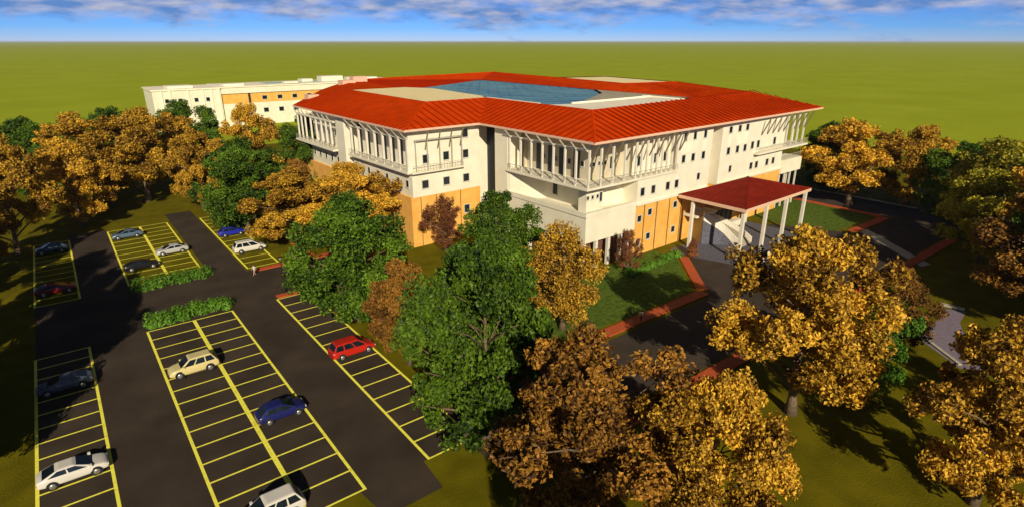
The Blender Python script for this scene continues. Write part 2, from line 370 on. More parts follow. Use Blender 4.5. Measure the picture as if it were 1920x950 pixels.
# slightly proud panels between the upper windows
for a_, b_, z0, z1 in ((23.2, 27.4, 15.5, 17.3), (37.2, 37.9, 15.3, 17.3), (40.1, 43.6, 15.3, 17.3), (29.2, 30.1, 15.5, 17.3)):
    box('wall_panel', (a_, b_, 1.93, 2.0, z0, z1), 'deck_pale', B)
# columns & struts along the front balconies
def strut(p, q, m_='rail'): 
    bm = bmesh.new(); bar(bm, p, q, .13, .2); mk('strut', bm, m_, B)
def rail_f(u0, u1, v, z0, n=None):
    bm = bmesh.new(); bar(bm, (u0, v, z0 + 1.0), (u1, v, z0 + 1.0), .07)
    bar(bm, (u0, v, z0 + .55), (u1, v, z0 + .55), .035)
    k = int((u1 - u0) / .55)
    for i in range(k + 1): bar(bm, (u0 + (u1 - u0) * i / k, v, z0), (u0 + (u1 - u0) * i / k, v, z0 + 1.0), .035)
    return mk('railing', bm, 'rail', B)
def rail_l(v0, v1, u, z0):
    bm = bmesh.new(); bar(bm, (u, v0, z0 + 1.0), (u, v1, z0 + 1.0), .07); bar(bm, (u, v0, z0 + .55), (u, v1, z0 + .55), .035)
    k = int((v1 - v0) / .55)
    for i in range(k + 1): bar(bm, (u, v0 + (v1 - v0) * i / k, z0), (u, v0 + (v1 - v0) * i / k, z0 + 1.0), .035)
    return mk('railing', bm, 'rail', B)
def col_f(u, v=2.2, z0=ZB + .3, z1=ZC, r=.14): box('column', (u - r, u + r, v - r, v + r, z0, z1), 'column', B)
for u in (1.15, 3.7, 6.3, 9.0, 11.6): col_f(u, 2.0, z0=ZB + .32)
for u in (12.9, 14.2, 15.5, 16.8, 18.1, 19.4, 20.7, 22.0): col_f(u, 2.0, z1=ZC)
for u in (1.15, 3.7, 6.3, 9.0, 11.6, 14.4, 16.4, 18.4, 20.4, 22.3): strut((u, 1.75, 16.3), (u, .25, 19.55), 'strut_shade')
rail_f(1.2, 12.3, 1.82, ZB + .32); rail_f(12.5, 22.3, 1.82, ZB + .3)
rail_f(46.6, 66.2, 1.0, ZB + .35); rail_f(58.1, 66.2, 1.7, 10.2)
for u in (48.5, 50.6, 52.7, 54.8, 56.9, 59.0, 61.1, 63.2, 65.6): strut((u, 1.9, 16.2), (u, .4, 19.55), 'strut_shade')
for u in (58.6, 60.9, 63.2, 65.7):
    col_f(u, 2.0, z0=ZB + .35); col_f(u, 2.2, 0, 7.4, .14)
for v in (4.2, 6.4, 8.2): col_f(66.0, v, z0=ZB + .35); col_f(66.0, v, 0, 7.4, .14)
# --- left face of the front wing
for v in (4.6, 6.9, 9.4, 11.9, 14.5, 17.1, 19.9):
    col_f(1.15, v, z0=ZB + .32, z1=18.3)
box('beam', (.95, 1.35, 2.2, 20.2, 18.3, 18.65), 'white', B); box('beam', (1.37, 12.3, 1.85, 2.15, 18.72, 19.0), 'white', B)
for i, v in enumerate((2.4, 4.6, 6.9, 9.4, 11.9, 14.5, 17.1, 19.6)): strut((1.0, v, 18.4), (-.1, v, 19.55))
rail_l(2.3, 20.0, .85, ZB + .32)
for v in (8.2, 11.4, 14.0, 16.8): box('door', (4.92, 5.0, v - .7, v + .7, ZB + .32, ZB + 4.9), 'dark', B)
for v in (7.0, 9.8, 12.8, 15.6): window(B, (5.0, v, 15.4), .7, .8, 'l')
window(B, (4.4, 12.2, 10.7), 1.0, 1.9, 'l', 'dark')
# --- left wing (u -13)
W((-13, 1.1, 28.3, 76, 0, ZA), 'orange'); W((-12.6, 1.1, 28.3, 50.2, ZA + .002, ZB))
W((-10.5, 1.1, 28.3, 50.2, ZB + .002, ZC)); W((-13.0, -10.5, 28.3, 28.9, ZB + .3, ZC))
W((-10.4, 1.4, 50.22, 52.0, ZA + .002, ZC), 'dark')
W((-13.3, 1.4, 52.02, 55.6, ZA + .003, ZC)); W((-12.6, 1.4, 55.62, 73, ZA + .002, ZB)); W((-11.4, 1.4, 55.62, 72, ZB + .002, ZC))
box('balcony_slab', (-13.6, -10.5, 28.0, 50.2, ZB + .002, ZB + .3), 'white', B)
box('balcony_slab', (-14.3, -11.4, 55.62, 75.5, ZB + .002, ZB + .35), 'white', B)
for v in (28.5, 31.2, 34.0, 36.8, 39.8, 42.9, 46.1, 49.3):
    col_f(-13.1, v, z0=ZB + .3, z1=18.2, r=.18); strut((-13.3, v, 18.4), (-14.3, v, 19.55))
for v in (57.5, 59.8, 62.1, 64.8, 67.6, 70.6, 72.8, 75.0):
    col_f(-13.6, v, z0=ZB + .35, z1=18.2, r=.15); strut((-13.7, v, 18.4), (-14.3, v, 19.5))
box('beam', (-13.3, -12.95, 28.9, 50.1, 18.2, 18.5), 'white', B); box('beam', (-13.8, -13.4, 55.7, 75.3, 18.2, 18.5), 'white', B)
for v in (32.6, 35.4, 38.3, 41.3, 44.5, 47.7): box('door', (-10.58, -10.5, v - .75, v + .75, ZB + .3, ZB + 4.6), 'dark', B)
for v in (30, 33, 37, 40.5, 44, 47.5): window(B, (-12.6, v, 10.7), .9, 1.1, 'l')
for v in (57.5, 60.5, 63.5, 66.5, 69.5): window(B, (-12.6, v, 10.7), .9, 1.1, 'l'); window(B, (-11.4, v, 15.4), .7, .7, 'l')
rail_l(28.3, 50.1, -13.5, ZB + .3); rail_l(55.7, 75.4, -14.2, ZB + .35)
# left wing, front face v = 28.3
for u in (-10.2, -6.0, -1.9): window(B, (u, 28.3, 10.6), 1.2, 1.3, 'f')
for u, z in ((-9.9, 14.8), (-5.9, 14.9), (-1.9, 14.8), (-1.9, 18.3), (-1.9, 5.0), (-6, 5.0), (-10.2, 4.6)): window(B, (u, 28.3, z), 1.1, 1.35, 'f')
for u in (-12.1, -9.9, -7.5, -5.1, -3.1):
    bm = bmesh.new(); bar(bm, (u, 27.6, ZB + .3), (u, 27.6, 18.0), .14); mk('column', bm, 'rail', B)
for u in (-10, -7.6, -5.3, -3.1): strut((u, 28.1, 16.4), (u, 27.0, 19.55), 'strut_shade')
box('beam', (-12.3, -3.0, 27.5, 27.7, 18.0, 18.16), 'rail', B); box('balcony_slab', (-13.0, -2.8, 27.4, 27.98, ZB + .004, ZB + .25), 'white', B)
rail_f(-12.8, -2.9, 27.5, ZB + .25)
for u in (-11.2, -8.2, -7.0, -3.2): box('wall_joint', (u - .05, u + .05, 28.25, 28.3, 0, ZA), 'joint', B)
# alcove strip
box('wall_panel', (4.04, 4.1, 26.3, 26.9, 2, ZC - .4), 'frame', B)
# back mass
W((1.7, 12.4, 30.02, 104, 0, ZC)); W((12.5, 70, 100.0, 112, 0, ZC))

# --- roof
def P3(p): return Vector(p)
ZE, ZR, TH = 19.98, 22.9, .34
roof_faces = [
 [(0,0,ZE),(71,1,ZE),(60.7,11.8,ZR),(9.3,9.5,ZR)],
 [(0,26.7,ZE),(0,0,ZE),(9.3,9.5,ZR),(9.3,36.9,ZR)],
 [(-14.4,26.9,ZE),(0,26.7,ZE),(9.3,36.9,ZR),(-4.0,37.2,ZR)],
 [(-14,76,ZE),(-14.4,26.9,ZE),(-4.0,37.2,ZR),(-2.6,73.5,ZR)],
 [(-14,76,ZE),(-2.6,73.5,ZR),(12,103,ZR+.15)],
 [(-2.6,73.5,ZR),(13.5,72.5,21.9),(12,103,ZR+.15)],
 [(13.5,72.5,21.9),(58.5,105.7,21.2),(70,113.5,ZR+.1),(12,103,ZR+.15)],
 [(58.5,105.7,21.2),(57,53,21.2),(61,47,ZR),(65.5,76.5,ZR),(70,113.5,ZR+.1)],
 [(57,53,21.2),(57,24,21.2),(60.7,11.8,ZR),(77,42.5,ZR),(61,47,ZR)],
 [(57,24,21.2),(38,12.1,22.6),(38,10.75,ZR),(60.7,11.8,ZR)],
 [(71,1,ZE),(86,32,ZE),(77,42.5,ZR),(60.7,11.8,ZR)],
 [(86,32,ZE),(88,80,ZE),(82,72,ZR),(77,42.5,ZR)],
 [(88,80,ZE),(82,124,ZE),(70,113.5,ZR+.1),(65.5,76.5,ZR),(82,72,ZR)],
 [(82,124,ZE),(8,114,ZE),(12,103,ZR+.15),(70,113.5,ZR+.1)],
 [(8,114,ZE),(-14,76,ZE),(12,103,ZR+.15)],
]
bm = bmesh.new()
for f in roof_faces:
    bm.faces.new([bm.verts.new(p) for p in f])
# ribs (standing seams) on the visible slopes
def ribs(e0, e1, r1, r0, step=1.5, h=.13, wd=.13, maxd=None):
    e0, e1, r1, r0 = map(Vector, (e0, e1, r1, r0)); L = (e1 - e0).length; x = (e1 - e0) / L
    n = x.cross(r0 - e0).normalized(); n = n if n.z > 0 else -n
    y = n.cross(x).normalized(); y = y if y.dot(r0 - e0) > 0 else -y
    a0, b0 = (r0 - e0).dot(x), (r0 - e0).dot(y); a1, b1 = (r1 - e0).dot(x), (r1 - e0).dot(y)
    s = step * .5
    lo = min(0, a0); hi = max(L, a1); s = lo + step * .5
    while s < hi:
        y0, y1 = 0.0, b0 + (b1 - b0) * max(0, min(1, (s - a0) / (a1 - a0)))
        if s < a0: y1 = b0 * s / a0
        if s > a1: y1 = b1 * (L - s) / (L - a1)
        if s < 0: y0 = b0 * s / a0
        if s > L: y0 = b1 * (s - L) / (a1 - L)
        if s < a0 or s > a1: y1 -= .35
        if y1 - y0 > .3:
            bar(bm, e0 + x * s + y * y0 + n * h * .3, e0 + x * s + y * y1 + n * h * .3, wd, h)
        s += step
nf0 = len(bm.faces)
for k in (0, 1, 2, 3): ribs(*roof_faces[k])
ribs((13.5,72.5,21.9),(58.5,105.7,21.2),(70,113.5,ZR+.1),(12,103,ZR+.15), 1.6)
ribs((58.5,105.7,21.2),(57,53,21.2),(61,47,ZR),(70,113.5,ZR+.1), 1.6)
ribs((57,53,21.2),(57,24,21.2),(62,14,ZR),(68,44,ZR), 1.6)
bm.faces.ensure_lookup_table()
for f in bm.faces[nf0:]: f.material_index = 1
RF = mk('roof', bm, ['roof', 'seam'], B)
# fascia and soffit
outer = [(0,0),(71,1),(86,32),(88,80),(82,124),(8,114),(-14,76),(-14.4,26.9),(0,26.7)]
bm = bmesh.new(); n = len(outer)
for i in range(n):
    (x0, y0), (x1, y1) = outer[i], outer[(i+1) % n]
    bm.faces.new([bm.verts.new(p) for p in ((x0,y0,ZE-TH),(x1,y1,ZE-TH),(x1,y1,ZE+.02),(x0,y0,ZE+.02))])
bm.faces.new([bm.verts.new((x, y, ZE - TH)) for x, y in reversed(outer)])
mk('fascia', bm, 'fascia', RF)
# ridge caps
bm = bmesh.new()
for p, q in (((0,0,ZE),(9.3,9.5,ZR)),((71,1,ZE),(60.7,11.8,ZR)),((-14.4,26.9,ZE),(-4.0,37.2,ZR)),((0,26.7,ZE),(9.3,36.9,ZR)),((9.3,9.5,ZR),(60.7,11.8,ZR)),((9.3,9.5,ZR),(9.3,36.9,ZR)),((9.3,36.9,ZR),(-4,37.2,ZR)),((-4,37.2,ZR),(-2.6,73.5,ZR)),
             ((12,103,ZR+.15),(70,113.5,ZR+.1)),((70,113.5,ZR+.1),(65.5,76.5,ZR)),((65.5,76.5,ZR),(61,47,ZR)),((61,47,ZR),(77,42.5,ZR)),((77,42.5,ZR),(60.7,11.8,ZR))):
    bar(bm, p, q, .22, .16)
mk('ridge_cap', bm, 'roof', RF)
# flat decks, gravel court, glass roof
def deck(name, poly, m, par=None):
    bm = bmesh.new(); f = bm.faces.new([bm.verts.new(p) for p in poly]); f.normal_update()
    if f.normal.z < 0: f.normal_flip()
    return mk(name, bm, m, par or B)
deck('roof_deck', [(-3.9,37.3,22.72),(9.2,37.0,22.72),(12.6,42.8,22.72),(15.5,66,22.72),(12.2,73.2,22.72),(-2.5,73.4,22.72)], 'deck')
deck('roof_deck', [(61.2,47.1,22.75),(76.9,42.7,22.75),(81.8,71.9,22.75),(65.6,76.4,22.75)], 'deck')
deck('roof_deck', [(9.4,9.6,22.72),(38,10.9,22.72),(38,22.5,22.6),(15.6,20.3,22.6),(9.5,22,22.72)], 'deck_pale')
deck('roof_gravel', [(15.6,20.32,22.2),(38,22.5,22.2),(57,24,21.15),(57.2,53,21.15),(43,38,22.0)], 'gravel')
gp = [(9.5,22),(15.6,20.35),(43,38),(57,54),(58.4,105.6),(13.4,72.4),(12.4,43),(9.4,36.8)]
zg = lambda u: 22.5 - .0245 * u
gl = deck('glass_roof', [(u, v, zg(u)) for u, v in gp], 'blue')
bm = bmesh.new()
for ax in (0, 1):
    c_ = 12.0 if ax == 0 else 24.0
    while c_ < (58 if ax == 0 else 104):
        hit = []
        for i in range(len(gp)):
            a_, b_ = gp[i], gp[(i+1) % len(gp)]
            if (a_[ax] - c_) * (b_[ax] - c_) < 0:
                t_ = (c_ - a_[ax]) / (b_[ax] - a_[ax]); hit.append(a_[1-ax] + t_ * (b_[1-ax] - a_[1-ax]))
        if len(hit) >= 2:
            h0, h1 = min(hit) + .1, max(hit) - .1
            p_, q_ = ((c_, h0), (c_, h1)) if ax == 0 else ((h0, c_), (h1, c_))
            bar(bm, (*p_, zg(p_[0]) + .03), (*q_, zg(q_[0]) + .03), .10, .08)
        c_ += 3.0 if ax == 0 else 4.0
mk('glazing_bar', bm, 'glazing', gl)
bm = bmesh.new(); bx(bm, 9.25, 9.75, 22, 36.9, 22.5, 23.05); bx(bm, 37.6, 38.0, 12.1, 22.4, 22.3, 22.85); bx(bm, 15.8, 37.5, 20.3, 20.65, 22.2, 22.9); mk('parapet', bm, 'deck_pale', B)

for d_ in ((5, 8.5, 92, 95, 22.0, 23.6), (10, 14, 96.5, 99, 22.6, 24.2), (-9, -6.5, 79.5, 82, 19.9, 21.6)): box('roof_unit', d_, 'fascia', B)
# --- porte-cochere
PR = empty('entrance_canopy', B.matrix_world @ Vector((0, 0, 0)), 0)
PR.location = (57.9, 56.0, 0); PR.rotation_euler = (0, 0, R(1.5))
tag(PR, 'dark red pyramid roofed entrance canopy on tall white columns', 'canopy')
pc = [(23, -10.7), (45, -10.5), (45, 1.6), (23, 1.6)]; ap = (34, -4.6, 11.1)
bm = bmesh.new()
for i in range(4): bm.faces.new([bm.verts.new(p) for p in ((*pc[i], 8.75), (*pc[(i+1) % 4], 8.75), ap)])
for i in range(4):
    e0, e1 = Vector((*pc[i], 8.75)), Vector((*pc[(i+1) % 4], 8.75)); bar(bm, e0, ap, .2, .14)
    if i in (0, 3):
        L = (e1 - e0).length; x = (e1 - e0) / L; t0 = (Vector(ap) - e0).dot(x); foot = e0 + x * t0; sl = Vector(ap) - foot
        s = 1.0
        while s < L:
            k = s / t0 if s < t0 else (L - s) / (L - t0)
            bar(bm, e0 + x * s + Vector((0, 0, .02)), e0 + x * s + sl * k + Vector((0, 0, .02)), .07, .06); s += 1.1
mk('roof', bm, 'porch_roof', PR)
bm = bmesh.new(); prism(bm, pc, 8.2, 8.74); mk('fascia', bm, 'fascia', PR)
for u, v in ((23.6, -10.1), (23.6, -1.0), (30.8, -10.0), (37.5, -9.95), (44.3, -9.9), (44.3, 0.6)):
    o = box('column', (u - .24, u + .24, v - .24, v + .24, 0.0, 8.19), 'column', PR)
# curved entrance stair under the canopy
ST = empty('curved_stair', (57.9, 56.0, 0), R(1.5)); tag(ST, 'white curved stair with solid parapets under the entrance canopy', 'stairs')
path = []
for i in range(21):
    t = i / 20
    path.append(Vector((27.4 + 4.4 * t + 1.2*math.sin(math.pi*t), .2 - 7.0 * t ** 1.1, 4.8 * (1 - t) ** .95 + .05)))
def side(off, w_, h0, h1, name, m):
    bm = bmesh.new(); prev = None
    for i, p in enumerate(path):
        d = (path[min(i+1, 20)] - path[max(i-1, 0)]); d.z = 0; d.normalize(); s = Vector((-d.y, d.x, 0))
        a_ = p + s * (off - w_/2); b_ = p + s * (off + w_/2)
        cur = [bm.verts.new((a_.x, a_.y, p.z + h1)), bm.verts.new((b_.x, b_.y, p.z + h1)), bm.verts.new((b_.x, b_.y, max(0, p.z + h0))), bm.verts.new((a_.x, a_.y, max(0, p.z + h0)))]
        if prev:
            for k in range(4): bm.faces.new((prev[k], prev[(k+1) % 4], cur[(k+1) % 4], cur[k]))
        else: bm.faces.new(cur[::-1])
        prev = cur
    bm.faces.new(prev); bmesh.ops.recalc_face_normals(bm, faces=bm.faces)
    mk(name, bm, m, ST)
side(2.1, .28, -.55, .95, 'parapet', 'column'); side(-2.1, .28, -.55, .95, 'parapet', 'column'); side(2.06, .2, -5, -.55, 'side_wall', 'slate'); side(-2.06, .2, -5, -.55, 'side_wall', 'slate')
bm = bmesh.new(); NST = 28
for k in range(NST):
    f = k / NST * 20; i = int(f); p0 = path[i].lerp(path[i+1], f - i); f2 = (k + 1) / NST * 20; j = min(19, int(f2 - 1e-6)); p1 = path[j].lerp(path[j+1], f2 - j)
    d = (p1 - p0); d.z = 0; d.normalize(); s_ = Vector((-d.y, d.x, 0)) * 1.94; zt = p0.z
    q = [p0 - s_, p1 + d * .03 - s_, p1 + d * .03 + s_, p0 + s_]
    lo = [bm.verts.new((v.x, v.y, 0)) for v in q]; hi = [bm.verts.new((v.x, v.y, zt)) for v in q]
    bm.faces.new(hi)
    for i_ in range(4): bm.faces.new((lo[i_], lo[(i_+1) % 4], hi[(i_+1) % 4], hi[i_]))
bmesh.ops.recalc_face_normals(bm, faces=bm.faces); mk('flight', bm, 'pale', ST)
box('landing', (25.7, 32, -.6, 1.98, 4.5, 4.9), 'white', ST)
for u in (36.5, 38, 39.5, 41): box('door', (u - .6, u + .6, 1.9, 2.0, .1, 3.4), 'dark', B)
box('planter', (35.6, 42.6, .3, 1.4, 0.0, 1.1), 'white', B)

# ------------------------------------------------------------------ distant building
D = empty('campus_block', (31.7, 262, 0)); tag(D, 'long pale flat roofed building far behind the trees on the left', 'building')
def DB(n, d, m, par=None): return box(n, d, m, par or D)
DB('wall', (0, 24, 0, 22, 0, 15.2), 'white'); DB('wall', (24.02, 105, 1.2, 24, 0, 9.0), 'white')
DB('wall', (24.02, 105, 1.2, 24, 9.002, 13.0), 'orange'); DB('wall', (24.02, 105, 0.6, 24, 13.004, 15.4), 'white')
DB('roof', (-.4, 24, -.4, 22.4, 15.2, 15.7), 'deck_pale'); DB('roof', (24.02, 105.4, .2, 24.4, 15.404, 15.8), 'deck_pale')
DB('roof_panel', (44, 78, 4, 18, 15.8, 16.0), mat('pale_green_roof', (.55, .66, .55), .7))
DB('roof_unit', (68, 78, 6, 12, 16.01, 18.2), 'white'); DB('roof_unit', (60, 65, 9, 14, 16.01, 17.2), 'white'); DB('roof_unit', (88, 95, 6, 12, 15.81, 17.2), 'white'); DB('roof_unit', (6, 15, 4, 12, 15.71, 16.6), 'white')

for i in range(9): window(D, (41 + 6.3 * i, 1.2, 10.9), 1.9, 1.5, 'f')
for i in range(9): window(D, (41 + 6.3 * i, 1.2, 5.8), 1.9, 1.7, 'f')
for u in (4.6, 9.2, 14.8, 19.0):
    for z in (11.4, 7.4): window(D, (u, 0, z), 1.3, 1.4, 'f')
for d_ in ((26, 34, 3, 9, 15.81, 16.7), (50, 56, 2, 5, 16.01, 16.8), (80, 86, 4, 9, 15.81, 17.6)): DB('roof_unit', d_, 'white')
for u in (3, 6, 12.2, 17.5, 20.5, 23.2): DB('pilaster', (u - .25, u + .25, -.35, 0, 0, 15.18), 'deck_pale')
DB('pilaster', (34.5, 35.2, .7, 1.2, 0, 12.9), 'dark')

# ------------------------------------------------------------------ trees
def crown_bm(rng, H=16.0, RAD=6.0, nleaf=9000, nl=26, low=.14, leaf=.46, lobe=(.17, .27), droop=0.0):
    bm = bmesh.new(); tint = bm.faces.layers.float.new('tint_f')
    lobes = []
    for i in range(nl):
        t = (i + .5) / nl
        hgt = low + (0.90 - low) * t + rng.uniform(-.03, .03)
        # radial envelope: wide at 45% height, narrow at top and bottom
        env = max(.05, math.sin(math.pi * min(1, max(0, (hgt - low + .10) / (1.06 - low))))) ** .55
        ang = i * 2.399 + rng.uniform(-.7, .7)
        rr = env * (rng.uniform(.62, .98) if i % 4 else rng.uniform(.1, .4))
        if hgt > .80: rr *= .55
        c = Vector((math.cos(ang) * rr * RAD, math.sin(ang) * rr * RAD, hgt * H))
        s = RAD * rng.uniform(*lobe) * 1.2 * (.7 + .4 * env)
        lobes.append((c, s, rng.uniform(.75, 1.0)))
    wsum = sum(s ** 2 for c, s, k in lobes)
    for c, s, sq in lobes:
        n = int(nleaf * s ** 2 / wsum); base = rng.uniform(.25, .65)
        # sub clumps on the lobe
        subs = []; NS = 13
        for _ in range(NS):
            d = Vector((rng.gauss(0, 1), rng.gauss(0, 1), rng.gauss(0, .9))).normalized()
            subs.append((c + Vector((d.x * s, d.y * s, d.z * s * .62)) * rng.uniform(.5, .9), s * rng.uniform(.30, .46), rng.uniform(-.18, .18)))
        for j in range(n):
            cc, ss, bb = subs[j % NS]
            d = Vector((rng.gauss(0, 1), rng.gauss(0, 1), rng.gauss(0, 1))).normalized()
            p = cc + d * ss * (rng.random() ** .38)
            out_ = (p - c).normalized() * .5 + Vector((rng.gauss(0, 1), rng.gauss(0, 1), rng.gauss(0, 1))) * .8
            nrm = out_.normalized()
            a_ = nrm.orthogonal().normalized(); a_ = Matrix.Rotation(rng.uniform(0, 6.28), 3, nrm) @ a_; b_ = nrm.cross(a_)
            L = leaf * rng.uniform(.6, 1.25); w_ = L * rng.uniform(.55, .8)
            v = [bm.verts.new(p - a_ * L * .5), bm.verts.new(p + b_ * w_ * .5 + nrm * L * .12), bm.verts.new(p + a_ * L * .5 - nrm * L * .06), bm.verts.new(p - b_ * w_ * .5 + nrm * L * .12)]
            f = bm.faces.new(v); f[tint] = max(0, min(1, base + bb + rng.uniform(-.42, .42)))
    return bm, lobes
def to_leaf_mesh(name, bm, m):
    me = bpy.data.meshes.new(name); lay = bm.faces.layers.float['tint_f']
    vals = [f[lay] for f in bm.faces]; bm.to_mesh(me); bm.free()
    if 'tint_f' in me.attributes: me.attributes.remove(me.attributes['tint_f'])
    at = me.attributes.new('tint', 'FLOAT', 'FACE'); at.data.foreach_set('value', vals)
    me.materials.append(M[m]); return me
def trunk_mesh(name, rng, lobes, H=16.0, r0=.36):
    bm = bmesh.new(); top = .72 * H; n = 9; pts = []; ax = Vector((0, 0, 0)); px_, py_ = rng.uniform(-.4, .4), rng.uniform(-.4, .4)
    for i in range(n):
        t = i / (n - 1); pts.append(Vector((px_ * math.sin(t * 3), py_ * math.sin(t * 2.5), top * t)))
    tube(bm, pts, [r0 * (1.5 if i == 0 else 1) * (1 - .8 * i / (n - 1)) for i in range(n)], 9)
    for c, s, k in lobes:
        h = max(.10 * H, min(c.z - .12 * H - .25 * math.hypot(c.x, c.y), top * .96)); t = h / top * (n - 1); i = min(n - 2, int(t)); b = pts[i].lerp(pts[i+1], t - i)
        mid = b.lerp(c, .5) + Vector((rng.uniform(-.4, .4), rng.uniform(-.4, .4), rng.uniform(-.2, .5)))
        rr = r0 * (1 - .8 * h / top) * .5
        tube(bm, [b, mid, c, c + (c - mid) * .45], [rr, rr * .65, rr * .35, .02], 6)
    me = bpy.data.meshes.new(name); bm.to_mesh(me); bm.free(); me.materials.append(M['bark'])
    return me
VAR = {}
def make_var(key, seed, m, **kw):
    rng = random.Random(seed); bm, lobes = crown_bm(rng, **kw); H_ = kw.get('H', 16.0)
    rs = sorted(math.hypot(v.co.x, v.co.y) for v in bm.verts); top_ = max(v.co.z for v in bm.verts)
    VAR[key] = (to_leaf_mesh('crown', bm, m), trunk_mesh('trunk', rng, lobes, H_), top_, rs[int(.965 * len(rs))])
make_var('gold1', 1, 'gold', nleaf=34000, nl=27, leaf=.33, lobe=(.19, .30), low=.24)
make_var('gold2', 2, 'gold', nleaf=32000, nl=32, leaf=.33, lobe=(.16, .27))
make_var('gold3', 3, 'gold', nleaf=31000, nl=21, leaf=.33, lobe=(.22, .32))
make_var('round', 9, 'gold', H=14.0, RAD=5.0, nleaf=20000, nl=34, lobe=(.26, .34), leaf=.30, low=.2)
make_var('mix1', 4, 'mixleaf', nleaf=22000, nl=27, leaf=.38, lobe=(.19, .30))
make_var('green1', 5, 'greenleaf', nleaf=38000, nl=40, leaf=.37, lobe=(.23, .34), low=.10)
make_var('green2', 6, 'greenleaf', nleaf=38000, nl=46, leaf=.37, lobe=(.20, .31), low=.06)
make_var('brown', 7, 'brownleaf', H=10.0, RAD=3.6, nleaf=9000, nl=20, lobe=(.26, .36), leaf=.27)
make_var('smallgreen', 8, 'hedge', H=10.0, RAD=3.6, nleaf=9000, nl=20, lobe=(.26, .36), leaf=.32)
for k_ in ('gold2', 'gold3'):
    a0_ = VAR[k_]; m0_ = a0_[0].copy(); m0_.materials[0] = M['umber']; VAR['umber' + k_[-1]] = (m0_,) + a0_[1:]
NAMES = {'umber2': 'shaded_brown_tree', 'umber3': 'shaded_brown_tree', 'gold1': 'autumn_tree', 'gold2': 'autumn_tree', 'gold3': 'autumn_tree', 'round': 'autumn_tree', 'mix1': 'yellowing_tree', 'green1': 'broadleaf_tree', 'green2': 'broadleaf_tree', 'brown': 'copper_tree', 'smallgreen': 'small_tree'}
GR = {'shaded_brown_tree': 'autumn trees with shade-darkened brown leaves', 'autumn_tree': 'golden autumn trees around the grounds', 'broadleaf_tree': 'green broadleaf trees around the grounds', 'yellowing_tree': 'yellowing trees on the right', 'copper_tree': 'red brown trees', 'small_tree': 'small bright green trees'}
def place(key, x, y, h, wd, label, rz=None):
    cm, tm, H_, rad = VAR[key]
    r = empty(NAMES[key], (x, y, 0), random.uniform(0, 6.28) if rz is None else rz)
    sxy = wd / (2 * rad); sz = h / (H_ * 1.0); r.scale = (sxy, sxy, sz)
    tag(r, label, 'tree', GR[NAMES[key]])
    t = bpy.data.objects.new('trunk', tm); link(t, r); c = bpy.data.objects.new('crown', cm); link(c, r)
    return r
